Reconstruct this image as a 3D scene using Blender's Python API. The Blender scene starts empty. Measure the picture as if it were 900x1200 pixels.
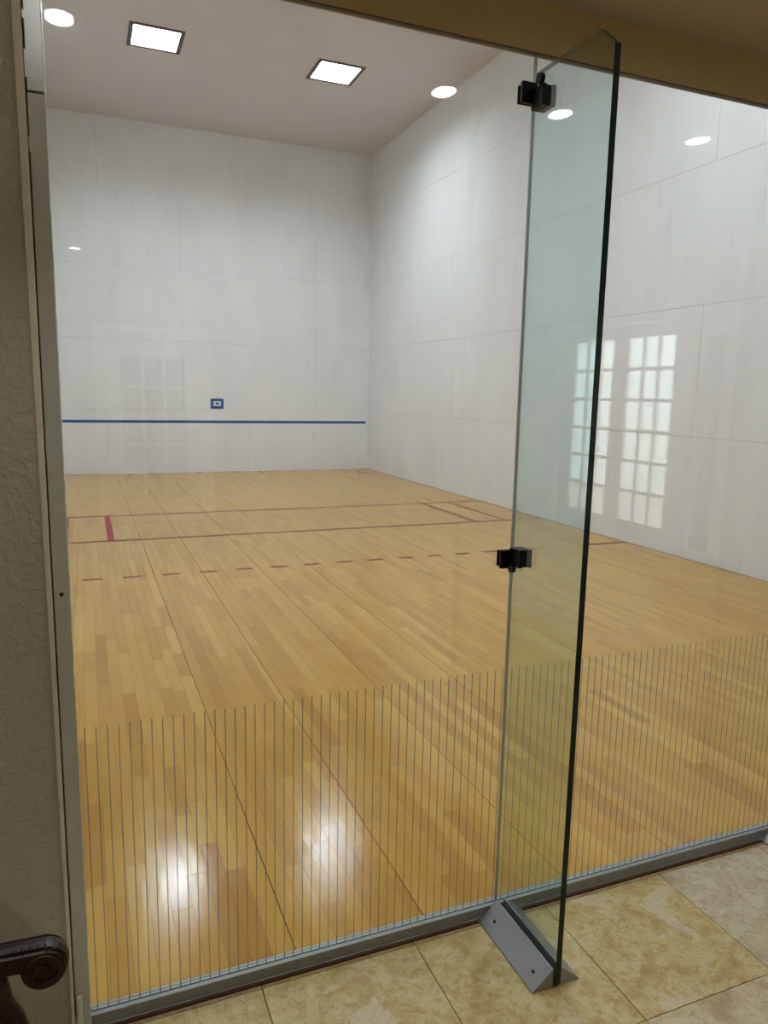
import bpy, bmesh, math, random
from mathutils import Vector, Matrix

C = bpy.context.scene.collection
rnd = random.Random(7)

# ------------------------------------------------------------------ camera
R_ = Vector((0.92687, -0.37487, 0.01954)); U_ = Vector((0.04146, 0.15395, 0.98721)); W_ = Vector((0.37309, 0.91420, -0.15823))
CAM = Vector((-5.1704, -1.3963, 1.4635)); FPX = 857.3
cam = bpy.data.cameras.new('camera'); camo = bpy.data.objects.new('camera', cam); C.objects.link(camo)
M = Matrix((R_, U_, -W_)).transposed().to_4x4(); M.translation = CAM
camo.matrix_world = M
cam.sensor_fit = 'VERTICAL'; cam.sensor_height = 36; cam.lens = FPX / 1200 * 36; cam.clip_start = 0.02
bpy.context.scene.camera = camo

# ------------------------------------------------------------------ world, exposure
SKY = 8.0
LAMP = 126.0          # radiance of the square court fixtures
w = bpy.data.worlds.new('world'); bpy.context.scene.world = w; w.use_nodes = True
bg = w.node_tree.nodes['Background']; bg.inputs[0].default_value = (0.86, 0.95, 1.0, 1); bg.inputs[1].default_value = SKY
vs = bpy.context.scene.view_settings
vs.view_transform = 'Standard'; vs.look = 'None'; vs.gamma = 1; vs.use_curve_mapping = False; vs.exposure = 0.0

# ------------------------------------------------------------------ key dimensions (metres)
G = 0.237            # hall-side plane of the glass front
XL, XR = -5.857, 0.0     # court side walls
YF = 12.192          # front wall of the court
H = 5.857            # court ceiling
ZT = 2.28            # top of the glass
HC = 2.383           # hall ceiling
JOINTS = [-4.131, -3.047, -1.963]
GL, GR = -5.215, -0.72   # glass run
HE, HW, HB = -0.59, -7.6, -6.53   # hall east wall, west wall, back wall

# ------------------------------------------------------------------ node helpers
def mat(name):
    m = bpy.data.materials.new(name); m.use_nodes = True
    return m, m.node_tree.nodes, m.node_tree.links, m.node_tree.nodes['Principled BSDF']
def rgb(r, g, b):
    f = lambda c: (c/255/12.92) if c/255 <= .04045 else ((c/255+.055)/1.055)**2.4
    return (f(r), f(g), f(b), 1)
def N(n, t, **k):
    x = n.new(t)
    for a, v in k.items(): setattr(x, a, v)
    return x
def noise(n, l, vec, scale, detail=3, rough=.5, dist=0):
    t = N(n, 'ShaderNodeTexNoise'); t.inputs['Scale'].default_value = scale; t.inputs['Detail'].default_value = detail
    t.inputs['Roughness'].default_value = rough; t.inputs['Distortion'].default_value = dist
    if vec is not None: l.new(vec, t.inputs['Vector'])
    return t
def mapping(n, l, vec, scale=(1, 1, 1)):
    m = N(n, 'ShaderNodeMapping'); m.inputs['Scale'].default_value = scale; l.new(vec, m.inputs['Vector']); return m
def ramp(n, l, fac, stops):
    r = N(n, 'ShaderNodeValToRGB'); el = r.color_ramp.elements
    while len(el) < len(stops): el.new(.5)
    for e, (p, c) in zip(el, stops): e.position = p; e.color = c
    l.new(fac, r.inputs[0]); return r
def mixc(n, l, fac, a, b, blend='MIX'):
    m = N(n, 'ShaderNodeMix', data_type='RGBA', blend_type=blend)
    for i, v in ((0, fac), (6, a), (7, b)):
        if hasattr(v, 'is_output'): l.new(v, m.inputs[i])
        else: m.inputs[i].default_value = v
    return m.outputs[2]
def bump(n, l, h, strength, dist, b):
    x = N(n, 'ShaderNodeBump'); x.inputs['Strength'].default_value = strength; x.inputs['Distance'].default_value = dist
    l.new(h, x.inputs['Height']); l.new(x.outputs[0], b.inputs['Normal']); return x
def plain(name, col, rough=.5, metal=0, spec=.5, var=0, vscale=30, bmp=0):
    m, n, l, b = mat(name)
    b.inputs['Roughness'].default_value = rough; b.inputs['Metallic'].default_value = metal
    b.inputs['Specular IOR Level'].default_value = spec; b.inputs['Base Color'].default_value = col
    if var or bmp:
        g = N(n, 'ShaderNodeNewGeometry'); t = noise(n, l, g.outputs['Position'], vscale, 5, .6)
        if var:
            d = tuple(c*(1-var) for c in col[:3])+(1,)
            l.new(ramp(n, l, t.outputs['Fac'], [(.35, d), (.65, col)]).outputs[0], b.inputs['Base Color'])
        if bmp: bump(n, l, t.outputs['Fac'], .5, bmp, b)
    return m

MT = {}
# painted court wall panels: off white, faint smears and ball marks
def court_wall(name, col, col2):
    m, n, l, b = mat(name); g = N(n, 'ShaderNodeNewGeometry')
    a = noise(n, l, mapping(n, l, g.outputs['Position'], (1.2, 1.2, .5)).outputs[0], 1.3, 5, .6)
    c = ramp(n, l, a.outputs['Fac'], [(.3, col2), (.65, col)]).outputs[0]
    s = noise(n, l, mapping(n, l, g.outputs['Position'], (3, 3, .6)).outputs[0], 2.6, 6, .7)
    c2 = mixc(n, l, ramp(n, l, s.outputs['Fac'], [(.56, (0, 0, 0, 1)), (.72, (.14, .14, .14, 1))]).outputs[0], c, rgb(176, 168, 162))
    l.new(c2, b.inputs['Base Color']); b.inputs['Roughness'].default_value = .55; b.inputs['Specular IOR Level'].default_value = .3
    f = noise(n, l, g.outputs['Position'], 60, 3); bump(n, l, f.outputs['Fac'], .2, .002, b)
    return m
MT['court'] = court_wall('court_white', rgb(242, 243, 243), rgb(234, 234, 235))
MT['joint_w'] = plain('panel_joint', rgb(188, 184, 182), .8)
MT['court_ceil'] = plain('court_ceiling_paint', rgb(218, 213, 214), .7, var=.04, vscale=2)

# maple strips
def maple(name, island):
    m, n, l, b = mat(name); g = N(n, 'ShaderNodeNewGeometry')
    if island: tone = g.outputs['Random Per Island']
    else: tone = N(n, 'ShaderNodeObjectInfo').outputs['Random']
    v = N(n, 'ShaderNodeCombineXYZ'); mu = N(n, 'ShaderNodeMath', operation='MULTIPLY'); l.new(tone, mu.inputs[0]); mu.inputs[1].default_value = 37.0
    l.new(mu.outputs[0], v.inputs[0]); l.new(mu.outputs[0], v.inputs[1])
    ad = N(n, 'ShaderNodeVectorMath', operation='ADD'); l.new(g.outputs['Position'], ad.inputs[0]); l.new(v.outputs[0], ad.inputs[1])
    base = ramp(n, l, tone, [(0, rgb(178, 126, 52)), (.12, rgb(190, 142, 60)), (.4, rgb(199, 151, 67)), (.7, rgb(204, 157, 72)), (.9, rgb(214, 170, 85)), (1, rgb(186, 134, 58))] if not island else [(0, rgb(187, 137, 56)), (.3, rgb(195, 147, 64)), (.7, rgb(202, 155, 70)), (1, rgb(207, 161, 76))]).outputs[0]
    gr = noise(n, l, mapping(n, l, ad.outputs[0], (26, 2.2, 1)).outputs[0], 2.0, 6, .65, 1.2)
    c = mixc(n, l, ramp(n, l, gr.outputs['Fac'], [(.35, (.0, 0, 0, 1)), (.75, (.4, .4, .4, 1))]).outputs[0], base, rgb(184, 138, 68))
    fig = noise(n, l, mapping(n, l, ad.outputs[0], (9, 5, 1)).outputs[0], 2.2, 4, .6, 2.5)
    c = mixc(n, l, ramp(n, l, fig.outputs['Fac'], [(.6, (0, 0, 0, 1)), (.78, ((.10 if island else .6),)*3+(1,))]).outputs[0], c, rgb(170, 122, 58))
    c = mixc(n, l, 1.0, c, (.90, .895, .85, 1), 'MULTIPLY')
    l.new(c, b.inputs['Base Color'])
    rr = noise(n, l, g.outputs['Position'], 5, 4)
    l.new(ramp(n, l, rr.outputs['Fac'], [(.3, (.12, .12, .12, 1)), (.7, (.20, .20, .20, 1))]).outputs[0], b.inputs['Roughness'])
    b.inputs['Specular IOR Level'].default_value = .34
    b.inputs['Coat Weight'].default_value = .0; b.inputs['Coat Roughness'].default_value = .07
    wv = noise(n, l, mapping(n, l, g.outputs['Position'], (14, 3, 1)).outputs[0], 2, 2)
    if not island: bump(n, l, wv.outputs['Fac'], .38, .002, b)
    return m
MT['plank'] = maple('maple_strip', False); MT['plank_far'] = maple('maple_strip_far', True)
def maple_end():
    m, n, l, b = mat('maple_strip_end'); g = N(n, 'ShaderNodeNewGeometry')
    l.new(ramp(n, l, g.outputs['Random Per Island'], [(0, rgb(182, 136, 54)), (1, rgb(193, 148, 64))]).outputs[0], b.inputs['Base Color'])
    b.inputs['Roughness'].default_value = .2; b.inputs['Specular IOR Level'].default_value = .34
    return m
MT['plank_end'] = maple_end()
MT['sub'] = plain('subfloor', rgb(62, 42, 24), .9, spec=.1)
MT['line'] = plain('line_paint', rgb(118, 56, 26), .5, spec=.12, var=.15, vscale=20)
MT['red'] = plain('red_paint', rgb(150, 46, 58), .5, spec=.2, var=.1, vscale=20)

# limestone hall tiles, object colour biases each tile
def tile_mat():
    m, n, l, b = mat('limestone_tile'); g = N(n, 'ShaderNodeNewGeometry'); oi = N(n, 'ShaderNodeObjectInfo')
    mu = N(n, 'ShaderNodeMath', operation='MULTIPLY'); l.new(oi.outputs['Random'], mu.inputs[0]); mu.inputs[1].default_value = 53.0
    v = N(n, 'ShaderNodeCombineXYZ'); l.new(mu.outputs[0], v.inputs[0]); l.new(mu.outputs[0], v.inputs[1])
    ad = N(n, 'ShaderNodeVectorMath', operation='ADD'); l.new(g.outputs['Position'], ad.inputs[0]); l.new(v.outputs[0], ad.inputs[1])
    a = noise(n, l, ad.outputs[0], 11, 9, .68, .6)
    c = ramp(n, l, a.outputs['Fac'], [(.28, rgb(158, 130, 76)), (.42, rgb(180, 156, 98)), (.54, rgb(194, 176, 124)), (.68, rgb(192, 182, 144))]).outputs[0]
    bl = noise(n, l, ad.outputs[0], 32, 6, .7, 1.0)
    c = mixc(n, l, ramp(n, l, bl.outputs['Fac'], [(.5, (0, 0, 0, 1)), (.6, (.6, .6, .6, 1))]).outputs[0], c, rgb(164, 128, 66))
    pa = noise(n, l, ad.outputs[0], 5, 5, .6, .8)
    c = mixc(n, l, ramp(n, l, pa.outputs['Fac'], [(.57, (0, 0, 0, 1)), (.6, (.75, .75, .75, 1))]).outputs[0], c, rgb(198, 188, 156))
    ve = noise(n, l, ad.outputs[0], 7, 7, .7, 3)
    c = mixc(n, l, ramp(n, l, ve.outputs['Fac'], [(.485, (0, 0, 0, 1)), (.5, (.55, .55, .55, 1)), (.515, (0, 0, 0, 1))]).outputs[0], c, rgb(140, 102, 56))
    hs = N(n, 'ShaderNodeHueSaturation'); mr = N(n, 'ShaderNodeMapRange'); mr.inputs['To Min'].default_value = .6; mr.inputs['To Max'].default_value = 1.0
    l.new(oi.outputs['Alpha'], mr.inputs['Value']); l.new(mr.outputs[0], hs.inputs['Saturation']); l.new(c, hs.inputs['Color']); c = hs.outputs[0]
    l.new(c, b.inputs['Base Color']); b.inputs['Roughness'].default_value = .38; b.inputs['Specular IOR Level'].default_value = .4
    bump(n, l, bl.outputs['Fac'], .15, .002, b)
    return m
MT['tile'] = tile_mat()
MT['grout'] = plain('grout', rgb(118, 96, 62), .9)
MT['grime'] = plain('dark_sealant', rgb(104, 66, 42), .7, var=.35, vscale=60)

# hall plaster
def plaster(name, col, sc, d):
    m, n, l, b = mat(name); g = N(n, 'ShaderNodeNewGeometry')
    a = noise(n, l, g.outputs['Position'], sc, 4, .55, .6)
    e = noise(n, l, g.outputs['Position'], 1.5, 3)
    l.new(ramp(n, l, e.outputs['Fac'], [(.3, tuple(c*.93 for c in col[:3])+(1,)), (.7, col)]).outputs[0], b.inputs['Base Color'])
    b.inputs['Roughness'].default_value = .65; b.inputs['Specular IOR Level'].default_value = .35
    bump(n, l, ramp(n, l, a.outputs['Fac'], [(.42, (0, 0, 0, 1)), (.6, (1, 1, 1, 1))]).outputs[0], .6, d, b)
    return m
MT['hall'] = plaster('hall_plaster', rgb(186, 180, 168), 55, .0025)
MT['header'] = plaster('header_paint', rgb(198, 172, 124), 30, .0006)
MT['hceil'] = plaster('hall_ceiling_paint', rgb(184, 168, 150), 30, .0006)
MT['bead'] = plain('corner_bead', rgb(222, 220, 204), .5, var=.1)
MT['jamb'] = plain('jamb_satin', rgb(206, 210, 204), .42, metal=.35, var=.08, vscale=12)
MT['jamb_hi'] = plain('jamb_bare', rgb(226, 232, 232), .35, metal=.6, var=.08, vscale=12)
MT['white'] = plain('white_trim', rgb(228, 226, 218), .4)
MT['alu'] = plain('brushed_aluminium', rgb(158, 160, 166), .38, metal=.65, var=.1, vscale=90)
MT['track'] = plain('track_aluminium', rgb(150, 154, 152), .42, metal=.45, var=.15, vscale=70)
MT['gasket'] = plain('black_gasket', rgb(26, 34, 32), .5)
MT['black'] = plain('black_hardware', rgb(8, 8, 10), .4, spec=.25)
MT['screw'] = plain('screw', rgb(70, 64, 54), .3, metal=.9)
MT['silicone'] = plain('silicone', rgb(168, 176, 170), .4)
MT['gedge'] = plain('glass_edge', rgb(3, 20, 17), .3, spec=.3)
MT['gtop'] = plain('glass_edge_top', rgb(50, 48, 34), .2)
MT['blue'] = plain('blue_tape', rgb(24, 82, 158), .6, var=.1, vscale=15)
MT['card'] = plain('card', rgb(225, 232, 240), .6)
MT['bronze'] = plain('fixture_frame', rgb(92, 84, 78), .5)
MT['refl'] = plain('fixture_reflector', rgb(240, 244, 246), .4)
MT['baffle'] = plain('downlight_baffle', rgb(96, 96, 94), .6)
MT['ext'] = plain('siding_paint', rgb(232, 240, 240), .6)
MT['ground'] = plain('patio_concrete', rgb(178, 172, 158), .8, var=.15, vscale=6)
MT['dark'] = plain('dark_room', rgb(60, 60, 62), .8)
MT['curtain'] = plain('grey_curtain', rgb(120, 116, 112), .8, var=.1, vscale=20)

def emis(name, col, s):
    m = bpy.data.materials.new(name); m.use_nodes = True; n = m.node_tree.nodes; l = m.node_tree.links; n.clear()
    e = n.new('ShaderNodeEmission'); e.inputs[0].default_value = col; e.inputs[1].default_value = s
    o = n.new('ShaderNodeOutputMaterial'); l.new(e.outputs[0], o.inputs[0]); return m
MT['lamp'] = emis('fixture_lamp', (.84, .965, 1.05, 1), LAMP)
MT['can'] = emis('downlight_lamp', (1.0, .985, .95, 1), 34.0)

def glass(name, tint):
    m = bpy.data.materials.new(name); m.use_nodes = True; n = m.node_tree.nodes; l = m.node_tree.links; n.clear()
    t = n.new('ShaderNodeBsdfTransparent'); t.inputs[0].default_value = tint+(1,)
    g = n.new('ShaderNodeBsdfGlossy'); g.inputs['Roughness'].default_value = 0.0; g.inputs[0].default_value = (1, 1, 1, 1)
    geo = n.new('ShaderNodeNewGeometry')
    mr = n.new('ShaderNodeMapRange'); mr.inputs['To Min'].default_value = 1.5; mr.inputs['To Max'].default_value = 1/1.5
    l.new(geo.outputs['Backfacing'], mr.inputs['Value'])
    f = n.new('ShaderNodeFresnel'); l.new(mr.outputs[0], f.inputs['IOR'])
    mx = n.new('ShaderNodeMixShader'); l.new(f.outputs[0], mx.inputs[0]); l.new(t.outputs[0], mx.inputs[1]); l.new(g.outputs[0], mx.inputs[2])
    o = n.new('ShaderNodeOutputMaterial'); l.new(mx.outputs[0], o.inputs[0]); return m
MT['glass'] = glass('clear_glass', (.985, .99, .985))
def film():
    m, n, l, b = mat('frosted_stripe'); b.inputs['Base Color'].default_value = rgb(168, 172, 156); b.inputs['Roughness'].default_value = .6
    t = n.new('ShaderNodeBsdfTransparent'); mx = n.new('ShaderNodeMixShader'); mx.inputs[0].default_value = .42
    l.new(t.outputs[0], mx.inputs[1]); l.new(b.outputs[0], mx.inputs[2]); l.new(mx.outputs[0], n['Material Output'].inputs[0]); return m
MT['film'] = film()
MT['fin'] = glass('fin_glass', (.865, .935, .94))
MT['pane'] = glass('door_glass', (.98, .99, .98))

def wood_dark():
    m, n, l, b = mat('dark_carved_wood'); g = N(n, 'ShaderNodeNewGeometry')
    t = noise(n, l, mapping(n, l, g.outputs['Position'], (8, 40, 40)).outputs[0], 4, 5, .6)
    l.new(ramp(n, l, t.outputs['Fac'], [(.3, rgb(22, 9, 4)), (.7, rgb(52, 27, 12))]).outputs[0], b.inputs['Base Color'])
    b.inputs['Roughness'].default_value = .4; b.inputs['Specular IOR Level'].default_value = .35; b.inputs['Coat Weight'].default_value = 0; b.inputs['Coat Roughness'].default_value = .15
    return m
MT['wood'] = wood_dark()
def fabric():
    m, n, l, b = mat('olive_damask'); g = N(n, 'ShaderNodeNewGeometry')
    t = noise(n, l, g.outputs['Position'], 26, 3, .5, 1.5)
    l.new(ramp(n, l, t.outputs['Fac'], [(.46, rgb(96, 92, 40)), (.54, rgb(150, 140, 70))]).outputs[0], b.inputs['Base Color'])
    b.inputs['Roughness'].default_value = .85; return m
MT['fabric'] = fabric()

# ------------------------------------------------------------------ mesh helpers
def box(bm, x0, x1, y0, y1, z0, z1, mi=0):
    v = [bm.verts.new((x, y, z)) for x in (x0, x1) for y in (y0, y1) for z in (z0, z1)]
    fs = []
    for q in ((0, 1, 3, 2), (4, 6, 7, 5), (0, 4, 5, 1), (2, 3, 7, 6), (0, 2, 6, 4), (1, 5, 7, 3)):
        f = bm.faces.new([v[i] for i in q]); f.material_index = mi; fs.append(f)
    return fs
def prism(bm, pts, axis, a, b, mi=0):
    # pts: list of 2D; axis: extrusion axis 'x','y','z'
    def P(p, t):
        return {'x': (t, p[0], p[1]), 'y': (p[0], t, p[1]), 'z': (p[0], p[1], t)}[axis]
    A = [bm.verts.new(P(p, a)) for p in pts]; B = [bm.verts.new(P(p, b)) for p in pts]
    n = len(pts); bm.faces.new(A); bm.faces.new(B[::-1])
    for i in range(n): bm.faces.new((A[i], B[i], B[(i+1) % n], A[(i+1) % n]))
    for f in bm.faces: f.material_index = mi
def cyl(bm, c, r, h, axis='z', n=20, r2=None):
    r2 = r if r2 is None else r2
    A, B = [], []
    for i in range(n):
        t = 2*math.pi*i/n; ca, sa = math.cos(t), math.sin(t)
        for L, rr, d in ((A, r, 0), (B, r2, h)):
            p = {'z': (c[0]+rr*ca, c[1]+rr*sa, c[2]+d), 'y': (c[0]+rr*ca, c[1]+d, c[2]+rr*sa), 'x': (c[0]+d, c[1]+rr*ca, c[2]+rr*sa)}[axis]
            L.append(bm.verts.new(p))
    bm.faces.new(A); bm.faces.new(B[::-1])
    for i in range(n): bm.faces.new((A[i], B[i], B[(i+1) % n], A[(i+1) % n]))
def lathe(bm, c, prof, n=32):
    rings = []
    for r, z in prof:
        rings.append([bm.verts.new((c[0]+r*math.cos(2*math.pi*i/n), c[1]+r*math.sin(2*math.pi*i/n), c[2]+z)) for i in range(n)])
    for a, b in zip(rings, rings[1:]):
        for i in range(n): bm.faces.new((a[i], b[i], b[(i+1) % n], a[(i+1) % n]))
def tube(bm, pts, rad, n=10, sy=1.0):
    pts = [Vector(p) for p in pts]; rings = []
    for i, p in enumerate(pts):
        d = (pts[min(i+1, len(pts)-1)]-pts[max(i-1, 0)]).normalized()
        s = d.cross(Vector((0, 1, 0)));
        if s.length < 1e-4: s = d.cross(Vector((1, 0, 0)))
        s.normalize(); t = d.cross(s); r = rad[i] if isinstance(rad, (list, tuple)) else rad
        rings.append([bm.verts.new(p+s*r*math.cos(2*math.pi*k/n)+t*r*sy*math.sin(2*math.pi*k/n)) for k in range(n)])
    for a, b in zip(rings, rings[1:]):
        for k in range(n): bm.faces.new((a[k], b[k], b[(k+1) % n], a[(k+1) % n]))
    bm.faces.new(rings[0]); bm.faces.new(rings[-1][::-1])
def obj(name, bm, mats, parent=None, bevel=0, smooth=False):
    bmesh.ops.recalc_face_normals(bm, faces=bm.faces)
    me = bpy.data.meshes.new(name); bm.to_mesh(me); bm.free()
    for m in (mats if isinstance(mats, list) else [mats]): me.materials.append(MT[m])
    o = bpy.data.objects.new(name, me); C.objects.link(o)
    if parent is not None: o.parent = parent; o.matrix_parent_inverse = Matrix.Translation(-parent.location) if parent.location.length else Matrix()
    if bevel:
        b = o.modifiers.new('bevel', 'BEVEL'); b.width = bevel; b.segments = 2; b.limit_method = 'ANGLE'
    if smooth:
        for p in me.polygons: p.use_smooth = True
    return o
def bx(name, mats, x0, x1, y0, y1, z0, z1, parent=None, bevel=0):
    bm = bmesh.new(); box(bm, x0, x1, y0, y1, z0, z1); return obj(name, bm, mats, parent, bevel)
def struct(o): o['kind'] = 'structure'; return o
def empty(name, loc, label=None, cat=None, group=None):
    o = bpy.data.objects.new(name, None); o.location = loc; C.objects.link(o); o.empty_display_size = .1
    if label: tag(o, label, cat, group)
    return o
def tag(o, label, cat, group=None):
    o['label'] = label; o['category'] = cat
    if group: o['group'] = group
    return o
def proj(P):
    d = Vector(P)-CAM; z = d.dot(W_)
    if z < .05: return None
    return 450+FPX*d.dot(R_)/z, 600-FPX*d.dot(U_)/z

# ------------------------------------------------------------------ court floor: maple strips
T = .012
fl = struct(bx('floor', 'sub', XL-.004, XR+.004, G+.03, YF+.004, -.10, -T))
SEAMS = [-4.71, -4.335, -3.86, -3.435, -2.57, -1.70, -.86]
PW = .0572; xs = []
x = XL
while x < XR-.013:
    nx = x+PW
    for s in SEAMS:
        if x < s-.003 < nx+PW*.45 and not (nx < s-.003-PW*.45): nx = s
    if nx > XR-.03: nx = XR-.012
    xs.append((x, nx)); x = nx
planks = []
for (a, b) in xs:
    y = G+.03; r = rnd.random()*.6
    first = True
    while y < YF-.01:
        L = (r+.12) if first else rnd.choice((.3, .38, .45, .55, .65, .8))*rnd.uniform(.85, 1.15)
        first = False
        y2 = min(YF-.008, y+L)
        if YF-y2 < .12: y2 = YF-.008
        planks.append((a, b, y, y2)); y = y2
SS = set(SEAMS)
def gaps(a, b):
    ga = .0018 if any(abs(a-s) < 1e-6 for s in SS) else .0004
    gb = .0018 if any(abs(b-s) < 1e-6 for s in SS) else .0004
    return a+ga, b-gb
def area(p):
    q = [proj((x, y, 0)) for x, y in ((p[0], p[2]), (p[1], p[2]), (p[1], p[3]), (p[0], p[3]))]
    if any(v is None for v in q): return 0
    cx = sum(v[0] for v in q)/4; cy = sum(v[1] for v in q)/4
    if not (85 < cx < 905 and 0 < cy < 1200): return 0
    return abs(sum(q[i][0]*q[(i+1) % 4][1]-q[(i+1) % 4][0]*q[i][1] for i in range(4)))/2
planks.sort(key=area, reverse=True)
shared = {}
for (a, b, y0, y1) in planks[:300]:
    a2, b2 = gaps(a, b); key = (round(b2-a2, 3), round(y1-y0, 2)); w_, l_ = b2-a2, y1-y0
    if key not in shared:
        bm = bmesh.new(); box(bm, -w_/2, w_/2, -l_/2+.0005, l_/2-.0005, -T, 0)
        bmesh.ops.recalc_face_normals(bm, faces=bm.faces)
        me = bpy.data.meshes.new('plank'); bm.to_mesh(me); bm.free(); me.materials.append(MT['plank']); shared[key] = (me, w_, l_)
    me, ww, ll = shared[key]
    o = bpy.data.objects.new('plank', me); C.objects.link(o); o.parent = fl
    o.location = ((a2+b2)/2, (y0+y1)/2, 0); o.scale = (w_/ww, l_/ll, 1)
bm = bmesh.new(); bm2 = bmesh.new()
for (a, b, y0, y1) in planks[300:]:
    a2, b2 = gaps(a, b)
    if y0 < 7.2: box(bm, a2, b2, y0+.0005, y1-.0005, -T, 0)
    else: box(bm2, a2 if a2-a > .001 else a+.00005, b2 if b-b2 > .001 else b-.00005, y0+.00005, y1-.00005, -T, 0)
o = obj('plank_field', bm, 'plank_far', fl); o['kind'] = 'stuff'
o = obj('plank_field', bm2, 'plank_end', fl); o['kind'] = 'stuff'

LZ = (.0001, .0007)
def line(name, x0, x1, y0, y1, m='line', label=None):
    o = bx(name, m, x0, x1, y0, y1, *LZ, parent=fl)
    if label: o['label'] = label
    return o
YS, YSH, YR = YF-4.572, YF-6.096, YF-7.62
line('service_line', XL+.01, XR-.01, YS-.025, YS+.025)
line('short_line', XL+.01, XR-.01, YSH-.025, YSH+.025)
line('service_box_line', -5.42, -5.385, YSH+.021, YS-.021)
line('service_box_line', -5.015, -4.955, YSH+.021, YS-.021, 'red', 'broad crimson line at the left')
line('service_box_line', -.955, -.915, YSH+.021, YS-.021)
line('service_box_line', -.545, -.51, YSH+.021, YS-.021)
for k in range(13):
    cx = -5.171+.2952*k; line('receiving_dash', cx-.072, cx+.072, YR-.024, YR+.024)
line('receiving_dash', -1.42, -1.27, YR-.024, YR+.024); line('receiving_dash', -1.13, -.98, YR-.024, YR+.024)
line('receiving_dash', -.56, XR-.01, YR-.024, YR+.024)

# ------------------------------------------------------------------ court walls with large panels
ROWS = [0.0, 1.135, 2.315, 3.525, 4.72, H]
PT = .012
def panelled(name, axis, plane, sgn, lo, hi, offs, zlo=0):
    """axis 'y': wall lies in plane y=plane spanning x; axis 'x': plane x=plane spanning y. sgn: +1 wall body on the + side."""
    g = .0016
    if axis == 'y': w_ = bx(name, 'joint_w', lo-.02, hi+.02, min(plane+sgn*PT*.35, plane+sgn*.2), max(plane+sgn*PT*.35, plane+sgn*.2), -.1, H)
    else: w_ = bx(name, 'joint_w', min(plane+sgn*PT*.35, plane+sgn*.2), max(plane+sgn*PT*.35, plane+sgn*.2), lo-.001, hi+.004, -.1, H)
    struct(w_)
    for r in range(5):
        z0, z1 = max(ROWS[r], zlo), ROWS[r+1]
        if z1-z0 < .05: continue
        cuts = [lo]+[c for c in sorted(offs[r]) if lo+.05 < c < hi-.05]+[hi]
        for a, b in zip(cuts, cuts[1:]):
            A, B = (a if a == lo else a+g), (b if b == hi else b-g)
            Z0, Z1 = (z0 if z0 == 0 else z0+g), z1-g*(0 if r == 4 else 1)
            t0, t1 = sorted((plane, plane+sgn*PT*.5))
            if axis == 'y': bx('panel', 'court', A, B, t0, t1, Z0, Z1, w_, .0012)
            else: bx('panel', 'court', t0, t1, A, B, Z0, Z1, w_, .0012)
    return w_
xo = lambda s, p=2.45: [s+p*k for k in range(-6, 7)]
panelled('wall_far', 'y', YF, 1, XL, XR, [xo(-2.38), xo(-3.53), xo(-1.07), xo(-3.53), xo(-2.38)])
panelled('wall_right', 'x', XR, 1, G+.03, YF, [xo(5.0, 2.42), xo(3.80, 2.42), xo(5.05, 2.42), xo(3.80, 2.42), xo(5.05, 2.42)])
panelled('wall_left', 'x', XL, -1, G+.03, YF, [xo(5.0, 2.42), xo(3.80, 2.42), xo(5.05, 2.42), xo(3.80, 2.42), xo(5.05, 2.42)])
# court side of the wall over and beside the glass
struct(bx('wall_back', 'court', XL-.2, XR+.2, G+.0296, G+.04, ZT+.0115, H))
struct(bx('wall_back_left', 'court', XL-.2, GL-.001, G+.0196, G+.03, -.1, ZT+.0115))
struct(bx('wall_back_right', 'court', GR, XR+.2, G+.0196, G+.03, -.1, ZT+.0115))

# ------------------------------------------------------------------ court ceiling with four recessed square fixtures
LX, LY, LS, LD = (-4.15, -1.76), (3.13, 9.06), .285, .15
xb = [XL-.2]+[v for c in LX for v in (c-LS, c+LS)]+[XR+.2]
yb = [G+.0405]+[v for c in LY for v in (c-LS, c+LS)]+[YF+.2]
bm = bmesh.new()
for i in range(5):
    for j in range(5):
        if i % 2 and j % 2: continue
        box(bm, xb[i], xb[i+1], yb[j], yb[j+1], H, H+.02)
struct(obj('ceiling', bm, 'court_ceil'))
names = {(-4.15, 9.06): 'square recessed court ceiling light, left of the pair in view, in a dark frame',
         (-1.76, 9.06): 'square recessed court ceiling light right of the pair in view, nearer the side wall',
         (-4.15, 3.13): 'square recessed court ceiling light above the glass front, left one, out of view',
         (-1.76, 3.13): 'square recessed court ceiling light above the glass front, right one, out of view'}
for cx in LX:
    for cy in LY:
        t = empty('ceiling_light', (cx, cy, H), names[(cx, cy)], 'ceiling light', 'square court ceiling lights')
        bm = bmesh.new(); s = LS; o_ = s+.045; i_ = s-.006
        for a in ((cx-o_, cx-i_, cy-o_, cy+o_), (cx+i_, cx+o_, cy-o_, cy+o_), (cx-i_, cx+i_, cy-o_, cy-i_), (cx-i_, cx+i_, cy+i_, cy+o_)):
            box(bm, *a, H-.012, H-.0005)
        fr = obj('frame', bm, 'bronze', t)
        for sx in (-1, 1):
            for sy in (-1, 0, 1):
                bm = bmesh.new(); cyl(bm, (cx+sx*(s+.02), cy+sy*(s+.02), H-.017), .012, .005, n=10); obj('screw', bm, 'gasket', fr)
        bm = bmesh.new()
        for a in ((cx-s-.012, cx-s, cy-s-.012, cy+s+.012), (cx+s, cx+s+.012, cy-s-.012, cy+s+.012), (cx-s, cx+s, cy-s-.012, cy-s), (cx-s, cx+s, cy+s, cy+s+.012)):
            box(bm, *a, H+.0205, H+LD+.02)
        box(bm, cx-s-.012, cx+s+.012, cy-s-.012, cy+s+.012, H+LD+.02, H+LD+.035)
        obj('housing', bm, 'refl', t)
        bx('lamp_panel', 'lamp', cx-.24, cx+.24, cy-.24, cy+.24, H+LD-.01, H+LD+.015, t)

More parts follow.
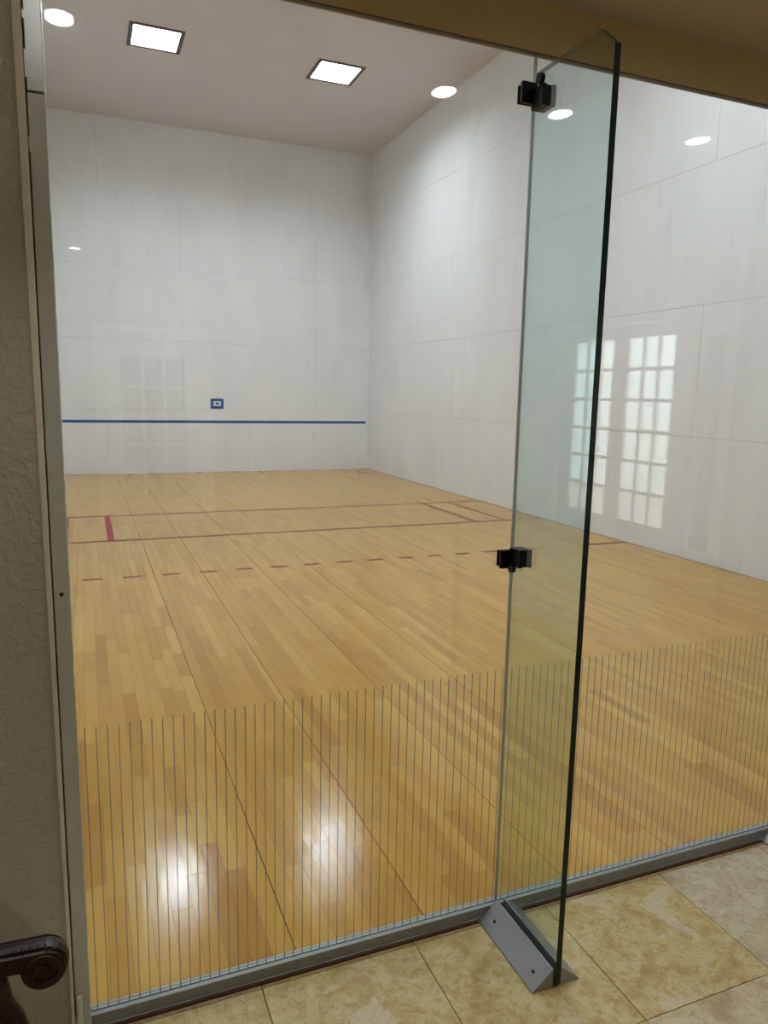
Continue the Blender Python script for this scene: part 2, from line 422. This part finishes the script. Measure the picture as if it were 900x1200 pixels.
# ------------------------------------------------------------------ blue tape on the far wall
tp = bx('wall_tape', 'blue', XL+.0, XR-.055, YF-.002, YF-.0004, .893, .94)
tag(tp, 'long straight strip of blue tape running low across the white far wall', 'tape')
t = empty('tape_target', (-2.94, YF-.001, 1.245), 'small blue taped square with white card centre on the far wall above the tape line', 'wall marker')
bm = bmesh.new()
for a in ((-3.055, -2.83, 1.29, 1.335), (-3.05, -2.825, 1.155, 1.2)): box(bm, a[0], a[1], YF-.006, YF-.0045, a[2], a[3])
for a in ((-3.055, -3.01), (-2.872, -2.825)): box(bm, a[0], a[1], YF-.0044, YF-.003, 1.157, 1.333)
obj('tape_border', bm, 'blue', t)
bx('card', 'card', -3.03, -2.85, YF-.0028, YF-.0006, 1.17, 1.32, t)
bm = bmesh.new(); cyl(bm, (-2.94, YF-.0034, 1.245), .022, .0005, 'y', 16); obj('centre_dot', bm, 'gasket', t)

# ------------------------------------------------------------------ glass front
GT = .010
edges = [GL]+JOINTS+[GR]
PN = ['large clear court glass panel between the left jamb and the near glass fin', 'large clear court glass panel just right of the near glass fin',
      'clear court glass panel third from the left jamb, out past the frame', 'clear court glass panel farthest from the left jamb, out past the frame']
stripe_me = {}
for i, (a, b) in enumerate(zip(edges, edges[1:])):
    A, B = a+.002, b-.002
    t = empty('glass_screen', ((A+B)/2, G+GT/2, .03), PN[i], 'glass screen', 'glass panels of the court front')
    bm = bmesh.new(); fs = box(bm, A, B, G, G+GT, .032, ZT)
    bm.normal_update(); bmesh.ops.recalc_face_normals(bm, faces=bm.faces)
    for f in bm.faces:
        if abs(f.normal.y) < .5: f.material_index = 1
    obj('pane', bm, ['glass', 'silicone'], t)
    x = a+.0145
    bm = bmesh.new(); box(bm, -.0014, .0014, -.0004, 0, .034, .732); bmesh.ops.recalc_face_normals(bm, faces=bm.faces)
    me = bpy.data.meshes.new('stripe'); bm.to_mesh(me); bm.free(); me.materials.append(MT['film'])
    while x < b-.006:
        o = bpy.data.objects.new('stripe', me); C.objects.link(o); o.parent = t; o.matrix_parent_inverse = Matrix.Translation(-t.location)
        o.location = (x, G-.0003, 0); x += .02345

# fins
def fin(X, lab1, lab2):
    t = empty('glass_fin', (X, .09, 0), lab1, 'glass fin', 'upright glass fins bracing the court front')
    bm = bmesh.new(); y1, y0 = G-.004, -.064
    prism(bm, [(y1, .012), (y1, 2.228), (-.012, 2.228), (y0, 2.182), (y0, .012)], 'x', X-.008, X+.008)
    bmesh.ops.recalc_face_normals(bm, faces=bm.faces); bm.normal_update()
    for f in bm.faces:
        if abs(f.normal.x) < .5:
            f.material_index = 0 if f.normal.y > .9 else 2 if f.normal.z > .9 else 1
    obj('pane', bm, ['fin', 'gedge', 'gtop'], t)
    # black patch fittings: plate on the front glass, plate on the fin, knuckle
    for z0, z1, dz in ((2.160, 2.208, -.018), (1.017, 1.066, .010)):
        c = bx('patch_fitting', 'black', X-.043, X-.001, G-.012, G-.0005, z0, z1, t, .002)
        bx('back_plate', 'black', X-.041, X+.022, G+GT+.0005, G+GT+.006, z0+.003, z1-.003, c, .002)
        hh = z1-z0
        bx('fin_plate', 'black', X-.019, X-.0085, G-.062, G-.0125, z0+dz, z0+dz+.048, c, .002)
        bx('fin_plate', 'black', X+.0085, X+.019, G-.062, G-.0125, z0+dz, z0+dz+.048, c, .002)
        bx('clamp_core', 'black', X-.0084, X+.0084, G-.056, G-.0125, z0+dz+.001, z0+dz+.047, c)
        bm = bmesh.new(); cyl(bm, (X-.026, G-(.052 if z0 > 2 else .03), z0+hh*(.84 if z0 > 2 else .1)), .012, .011, 'x', 16)
        obj('knuckle', bm, 'black', c)
    s = empty('floor_shoe', (X, .09, 0), lab2, 'floor bracket', 'floor shoes holding the glass fins')
    for sg in (-1, 1):
        bm = bmesh.new()
        prism(bm, [(X+sg*.0095, .0005), (X+sg*.070, .0005), (X+sg*.070, .004), (X+sg*.0125, .052), (X+sg*.0095, .052)], 'y', -.058, G-.021)
        obj('wedge', bm, 'alu', s, .0012)
    bx('gasket', 'gasket', X-.0094, X+.0094, -.056, G-.022, .0005, .0105, s)
    for y in (-.02, .17):
        bm = bmesh.new(); cyl(bm, (X-.044, y, .0247), .0045, .003, n=10); obj('screw', bm, 'screw', s)
fin(JOINTS[0], 'tall greenish glass fin with a dark edge standing out from the court front', 'grey aluminium triangular floor shoe clamping the foot of the near glass fin')
fin(JOINTS[1], 'glass fin second from the left jamb, beyond the right edge of view', 'aluminium floor shoe under the second glass fin, past the right frame edge')
fin(JOINTS[2], 'glass fin third from the left jamb, far to the right', 'aluminium floor shoe under the third glass fin, far to the right')

# bottom track (U channel), split at the fins is not visible: one run
t = struct(empty('trim_1', (GL, G, 0)))
bx('front_lip', 'track', GL-.004, GR, G-.020, G-.0145, .006, .038, t, .001)
bx('lip_cap', 'track', GL-.004, GR, G-.0144, G-.006, .031, .036, t)
bx('channel_gasket', 'gasket', GL-.004, GR, G-.0055, G-.0012, .012, .036, t)
bx('back_lip', 'track', GL-.004, GR, G+GT+.004, G+GT+.012, -.02, .030, t, .001)
bx('channel_base', 'gasket', GL-.004, GR, G-.012, G+GT+.003, -.02, .0115, t)
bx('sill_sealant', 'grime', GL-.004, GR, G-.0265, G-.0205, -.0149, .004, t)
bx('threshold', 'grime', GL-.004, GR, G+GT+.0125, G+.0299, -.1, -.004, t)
# top channel
t = struct(empty('trim_2', (GL, G, ZT)))
bx('top_channel', 'bronze', GL-.004, GR, G-.0165, G-.0045, ZT-.0115, ZT-.0082, t)
bx('channel_cap', 'track', GL-.004, GR, G-.0039, G+.025, ZT+.0002, ZT+.011, t)

# left jamb
t = struct(empty('trim_3', (GL, G, 0)))
bx('jamb', 'jamb', GL-.031, GL, G-.026, G+.019, .006, 2.005, t, .0015)
bx('jamb', 'jamb_hi', GL-.0305, GL, G-.026, G+.019, 2.009, HC-.001, t, .0015)['label'] = 'pale upper length of the jamb'
bm = bmesh.new(); cyl(bm, (GL-.016, G-.0285, 1.043), .0042, .0025, 'y', 14); obj('screw', bm, 'screw', t)
for k, zz in enumerate((2.13, 2.06, 2.03, 1.9)):
    bx('putty_fleck', 'jamb_hi', GL-.0325, GL-.027, G-.0275, G-.0262, zz, zz+rnd.uniform(.01, .03), t)
bm = bmesh.new(); prism(bm, [(GL-.0405, .006), (GL-.0335, .006), (GL-.0335, HC-.001), (GL-.0505, HC-.001)], 'y', G-.0335, G-.0273)
t = struct(obj('trim_4', bm, 'bead', None, .002))

# ------------------------------------------------------------------ hall shell
YW = G-.027
struct(bx('wall_front', 'hall', HW, GL-.0335, YW, G+.018, -.0149, HC))
# header over the glass
struct(bx('wall_header', 'header', GL-.0, XR+.1, G-.018, G-.004, ZT-.008, HC))
struct(bx('wall_header.001', 'header', GL-.0, XR+.1, G-.0038, G+.029, ZT+.0115, HC))
struct(bx('wall_front_right', 'hall', GR+.001, HE+.12, YW, G+.018, 0, ZT+.011))
DL = [(-5.19, -.295), (-4.112, -.295), (-3.687, -.295), (-3.10, -.295), (-5.19, -3.578), (-6.75, -1.9), (-6.75, -3.578)]  # the two west ones are unseen, added to brighten the hall
bm = bmesh.new(); box(bm, HW-.1, HE+.12, HB-.1, G+.029, HC, HC+.02)
struct(obj('ceiling_hall', bm, 'hceil'))
dn = ['round hall downlight reflected at the top left of the glass beside the jamb', 'round hall downlight reflected between the square lights and the glass fin',
      'round hall downlight whose reflection shows through the glass fin', 'round hall downlight reflected right of the glass fin',
      'round hall downlight deep in the hall, a small glint on the far wall', 'added unseen fill downlight over the west side of the hall, nearer the glass', 'added unseen fill downlight over the west side of the hall, nearer the back door']
for (x, y), lb in zip(DL, dn):
    t = empty('downlight', (x, y, HC), lb, 'downlight', 'round hall downlights')
    bm = bmesh.new(); lathe(bm, (x, y, HC), [(.0395, -.0012), (.0530, -.0090), (.0560, -.0090), (.0575, -.006), (.0575, -.0004), (.0395, -.0012)]); obj('trim_ring', bm, 'white', t, smooth=True)
    bm = bmesh.new(); lathe(bm, (x, y, HC), [(.0350, -.0004), (.0350, -.0018), (.0394, -.0018), (.0394, -.0004)]); obj('baffle', bm, 'baffle', t, smooth=True)
    bm = bmesh.new(); cyl(bm, (x, y, HC-.0026), .0335, .0022, n=28); obj('lens', bm, 'can', t)
    la = bpy.data.lights.new('downlight_beam', 'SPOT'); la.energy = 14 if y > -1 else 70; la.spot_size = math.radians(80 if y > -1 else 130); la.spot_blend = .8; la.shadow_soft_size = .01; la.color = (1, .93, .82)
    lo = bpy.data.objects.new('downlight_beam', la); C.objects.link(lo); lo.parent = t; lo.location = (0, 0, -.012)

# hall floor tiles
fh = struct(bx('floor_hall', 'grout', HW, HE+.1, HB, G-.0205, -.12, -.015))
TP = .4175; base_x = -4.404; base_y = -.2195
bm0 = {}
ix0 = math.floor((HW-base_x)/TP); ix1 = math.ceil((HE-base_x)/TP)
iy0 = math.floor((HB-base_y)/TP)
tone = {(-1, 0): .95, (0, 0): 1.0, (1, 0): 1.0, (2, 0): .12, (0, -1): .85, (1, -1): .5, (2, -1): .45, (-1, -1): .9}
for i in range(ix0, ix1):
    for j in range(iy0, 2):
        x0 = max(base_x+i*TP, HW); x1 = min(base_x+(i+1)*TP, HE); y0 = max(base_y+j*TP, HB); y1 = min(base_y+(j+1)*TP, G-.0275)
        if x1-x0 < .05 or y1-y0 < .01: continue
        if j == 1 and y1-y0 < .01: continue
        key = (round(x1-x0, 3), round(y1-y0, 3))
        if key not in bm0:
            bm = bmesh.new(); w2, l2 = (x1-x0)/2-.0009, (y1-y0)/2-.0009
            box(bm, -w2, w2, -l2, l2, -.0149, 0)
            top = [e for e in bm.edges if all(abs(v.co.z) < 1e-6 for v in e.verts)]
            bmesh.ops.bevel(bm, geom=top, offset=.0008, segments=1, affect='EDGES'); bmesh.ops.recalc_face_normals(bm, faces=bm.faces)
            me = bpy.data.meshes.new('tile'); bm.to_mesh(me); bm.free(); me.materials.append(MT['tile']); bm0[key] = me
        o = bpy.data.objects.new('tile', bm0[key]); C.objects.link(o); o.parent = fh; o.location = ((x0+x1)/2, (y0+y1)/2, 0)
        o.color = (1, 1, 1, tone.get((i, j), rnd.uniform(.4, 1)))

# white block at the foot of the jamb (cut end of a skirting board)
b_ = struct(bx('baseboard_front', 'white', GL-.0285, GL-.0165, G-.036, G-.0265, .0005, .107, None, .003))

# hall walls: back with glazed door, east with french doors, west plain
BD = (-4.98, -3.93)      # back door opening
struct(bx('wall_hall_back', 'hall', HW-.1, BD[0], HB-.12, HB, -.1, HC))
struct(bx('wall_hall_back.001', 'hall', BD[1], HE+.12, HB-.12, HB, -.1, HC))
struct(bx('wall_hall_back.002', 'hall', BD[0], BD[1], HB-.12, HB, 2.06, HC))
struct(bx('wall_hall_west', 'hall', HW-.12, HW, HB, YW+.02, -.1, HC))
ED = (-4.56, -2.84); SD = (-2.76, -2.44)
e0 = struct(bx('wall_hall_east', 'hall', HE, HE+.12, HB-.12, ED[0], -.0149, HC))
bx('wall_hall_east.001', 'hall', HE, HE+.12, SD[1], YW-.0, -.0149, HC)['kind'] = 'structure'
bx('wall_hall_east.002', 'hall', HE, HE+.12, ED[0], SD[1], 2.14, HC)['kind'] = 'structure'
bx('wall_hall_east.003', 'hall', HE, HE+.12, ED[1], SD[0], -.0149, 2.14)['kind'] = 'structure'
def french(name, axis, plane, a, b, ga, gb, zb, zt, cols, rows, ztop, thick=.04, pane='pane'):
    """glazed leaf from a..b, glass ga..gb, zb..zt; lies in plane (axis normal)."""
    t = struct(empty(name, ((plane, (a+b)/2, 0) if axis == 'x' else ((a+b)/2, plane, 0))))
    def B(nm, m, u0, u1, z0, z1, t0=0, t1=thick, bev=.002):
        p0, p1 = plane+t0, plane+t1
        return bx(nm, m, p0, p1, u0, u1, z0, z1, t, bev) if axis == 'x' else bx(nm, m, u0, u1, p0, p1, z0, z1, t, bev)
    B('stile', 'white', a, ga, .01, ztop); B('stile', 'white', gb, b, .01, ztop)
    B('bottom_rail', 'white', ga, gb, .01, zb); B('top_rail', 'white', ga, gb, zt, ztop)
    mw = .015
    for c in range(1, cols):
        u = ga+(gb-ga)*c/cols; B('muntin', 'white', u-mw, u+mw, zb, zt, .004, thick-.004, 0)
    for r in range(1, rows):
        z = zb+(zt-zb)*r/rows; B('muntin', 'white', ga, gb, z-mw, z+mw, .005, thick-.005, 0)
    B('door_pane', pane, ga, gb, zb, zt, thick*.45, thick*.55, 0)
    return t
french('door_1', 'x', HE+.02, -3.695, ED[1]-.002, -3.585, -3.015, .36, 2.01, 3, 6, 2.13)
french('door_2', 'x', HE+.02, ED[0]+.002, -3.698, -4.365, -3.795, .36, 2.01, 3, 6, 2.13)
french('door_3', 'y', HB-.06, BD[0]+.002, BD[1]-.002, -4.80, -4.125, .25, 1.805, 3, 5, 2.05)
wf = struct(empty('window_1', (HE, -2.6, 0)))
bx('window_frame', 'white', HE+.02, HE+.07, SD[0]+.001, -2.722, .01, 2.135, wf); bx('window_frame', 'white', HE+.02, HE+.07, -2.49, SD[1]-.001, .01, 2.135, wf)
bx('window_frame', 'white', HE+.02, HE+.07, -2.722, -2.49, .01, .245, wf); bx('window_frame', 'white', HE+.02, HE+.07, -2.722, -2.49, 1.975, 2.135, wf)
bx('blind', 'curtain', HE+.05, HE+.06, -2.722, -2.49, .245, 1.975, wf)
# door sills
for k, (x0, x1, y0, y1) in enumerate(((HE+.001, HE+.12, ED[0], ED[1]), (HE+.001, HE+.12, SD[0], SD[1]), (BD[0], BD[1], HB-.12, HB-.001))):
    struct(bx('trim_%d' % (12+k), 'bronze', x0, x1, y0, y1, -.0149, .0095))
# casings
for k, (a, b, z0, z1) in enumerate(((ED[0]-.09, ED[0], 0, 2.22), (ED[1], SD[0], 0, 2.14), (SD[1], SD[1]+.09, 0, 2.22), (ED[0], SD[1], 2.14, 2.22))):
    struct(bx('trim_%d' % (5+k), 'white', HE-.018, HE-.0005, a, b, z0+.001, z1, None, .003))
for k, (a, b, z0, z1) in enumerate(((BD[0]-.09, BD[0], 0, 2.14), (BD[1], BD[1]+.09, 0, 2.14), (BD[0], BD[1], 2.06, 2.14))):
    struct(bx('trim_%d' % (9+k), 'white', a, b, HB+.0005, HB+.018, z0+.001, z1, None, .003))
# dark room behind the back door
bm = bmesh.new()
for q in ((-6, -3, HB-2.1, HB-2.0, -.1, 2.6), (-6.1, -6, HB-2.1, HB-.12, -.1, 2.6), (-3, -2.9, HB-2.1, HB-.12, -.1, 2.6), (-6, -3, HB-2.0, HB-.12, 2.5, 2.6), (-6, -3, HB-2.0, HB-.12, -.1, -.0)): box(bm, *q)
struct(obj('wall_back_room', bm, 'dark'))
# patio and neighbour's siding outside the french doors
struct(bx('floor_patio', 'ground', HE+.12, 5.2, HB-3, -.2, -.15, -.03))
sd = struct(bx('wall_outside', 'ext', 3.0, 3.15, HB-3, -1.2, -.03, 3.2))
for k in range(16):
    bx('siding_board', 'ext', 2.985, 2.9995, HB-3, -1.2, -.02+.2*k, .168+.2*k, sd)

# ------------------------------------------------------------------ carved armchair at the lower left
ch = empty('armchair', (-5.60, -.72, 0), 'dark carved wooden armchair arm with a scrolled end by the left wall', 'armchair')
def arm(ya, yb):
    cx, cz, r = -5.2505, .711, .029
    top = [(-5.80, .775), (-5.70, .765), (-5.60, .757), (-5.50, .750), (-5.40, .746), (-5.33, .744), (-5.29, .742)]
    pts = list(top)
    for k in range(0, 19):
        a = math.radians(85-k*15); pts.append((cx+r*math.cos(a), cz+r*math.sin(a)))
    pts = [p for p in pts]
    # end of sweep is at angle -185 (left side of the disc), then the notch and the underside
    pts += [(-5.284, .713), (-5.30, .7135), (-5.40, .716), (-5.50, .720), (-5.60, .728), (-5.70, .737), (-5.80, .748)]
    n = len(pts)
    def inset(d):
        out = []
        for i in range(n):
            p0, p1, p2 = Vector(pts[i-1]), Vector(pts[i]), Vector(pts[(i+1) % n])
            e = (p2-p0).normalized(); nn = Vector((e.y, -e.x)); out.append((p1.x-(-nn.x)*d*-1*-1, p1.y+nn.y*d) if False else (p1.x+nn.x*d, p1.y+nn.y*d))
        return out
    w_ = yb-ya
    prof = [(0, .006), (.04, .003), (.12, .0015), (.17, .0035), (.21, .0035), (.25, 0), (.45, -.0015), (.55, -.0015), (.75, 0), (.79, .0035), (.83, .0035), (.88, .0015), (.96, .003), (1, .006)]
    bm = bmesh.new(); rings = []
    for f, d in prof:
        rings.append([bm.verts.new((p[0], ya+w_*f, p[1])) for p in inset(d)])
    for a, b in zip(rings, rings[1:]):
        for i in range(n): bm.faces.new((a[i], b[i], b[(i+1) % n], a[(i+1) % n]))
    bm.faces.new(rings[0]); bm.faces.new(rings[-1][::-1])
    o = obj('arm', bm, 'wood', ch, smooth=False)
    for s, yy in ((-1, ya), (1, yb)):
        bm = bmesh.new(); P = []
        for k in range(40):
            a = math.radians(150-k*15); rr = .024*(1-k/48); P.append((cx+rr*math.cos(a), yy+s*.0005, cz+rr*math.sin(a)))
        tube(bm, P, .0028, 6); obj('scroll_carving', bm, 'wood', o, smooth=True)
    for k in range(7):
        bm = bmesh.new(); bmesh.ops.create_uvsphere(bm, u_segments=8, v_segments=6, radius=.0030, matrix=Matrix.Translation((-5.292+.009*k, (ya+yb)/2-.012, .744-.0008*max(0, k-3)**2)) @ Matrix.Diagonal((1, 1.4, .6, 1)))
        obj('leaf_carving', bm, 'wood', o, smooth=True)
    bm = bmesh.new()
    tube(bm, [(-5.320, (ya+yb)/2, .722), (-5.310, (ya+yb)/2, .69), (-5.304, (ya+yb)/2, .665), (-5.293, (ya+yb)/2, .64), (-5.284, (ya+yb)/2, .60), (-5.274, (ya+yb)/2, .55), (-5.275, (ya+yb)/2, .48), (-5.30, (ya+yb)/2, .43)], [.021, .017, .015, .0155, .016, .017, .019, .020], 12, .9)
    obj('arm_support', bm, 'wood', ch, smooth=True)
arm(-.45, -.41); arm(-1.03, -.99)
bm = bmesh.new(); box(bm, -5.80, -5.25, -1.03, -.41, .37, .43); obj('seat_rail', bm, 'wood', ch, .012)
bm = bmesh.new(); box(bm, -5.79, -5.262, -1.015, -.425, .431, .50); obj('seat', bm, 'fabric', ch, .025)
for sx, sy in ((-5.275, -.44), (-5.275, -1.0)):
    bm = bmesh.new(); tube(bm, [(sx, sy, .372), (sx+.02, sy, .30), (sx+.015, sy, .20), (sx-.005, sy, .10), (sx+.0, sy, .04), (sx+.02, sy, .001)], [.03, .034, .024, .017, .015, .024], 12); obj('leg', bm, 'wood', ch, smooth=True)
for sy in (-.44, -1.0):
    bm = bmesh.new(); tube(bm, [(-5.775, sy, .372), (-5.79, sy, .2), (-5.83, sy, .001)], [.022, .020, .018], 12); obj('leg', bm, 'wood', ch, smooth=True)
    bm = bmesh.new(); tube(bm, [(-5.785, sy, .40), (-5.80, sy, .7), (-5.86, sy, 1.02)], [.023, .022, .020], 12); obj('back_post', bm, 'wood', ch, smooth=True)
bm = bmesh.new()
tube(bm, [(-5.86, -.43, 1.02), (-5.865, -.52, 1.05), (-5.87, -.62, 1.055), (-5.875, -.72, 1.09), (-5.87, -.82, 1.055), (-5.865, -.92, 1.05), (-5.86, -1.01, 1.02)], [.018, .022, .024, .032, .024, .022, .018], 12); obj('crest_rail', bm, 'wood', ch, smooth=True)
bm = bmesh.new(); v = box(bm, -5.83, -5.79, -.975, -.465, .52, 1.03)
for f in bm.verts:
    if f.co.z > .9: f.co.x -= .045
obj('back_cushion', bm, 'fabric', ch, .015)
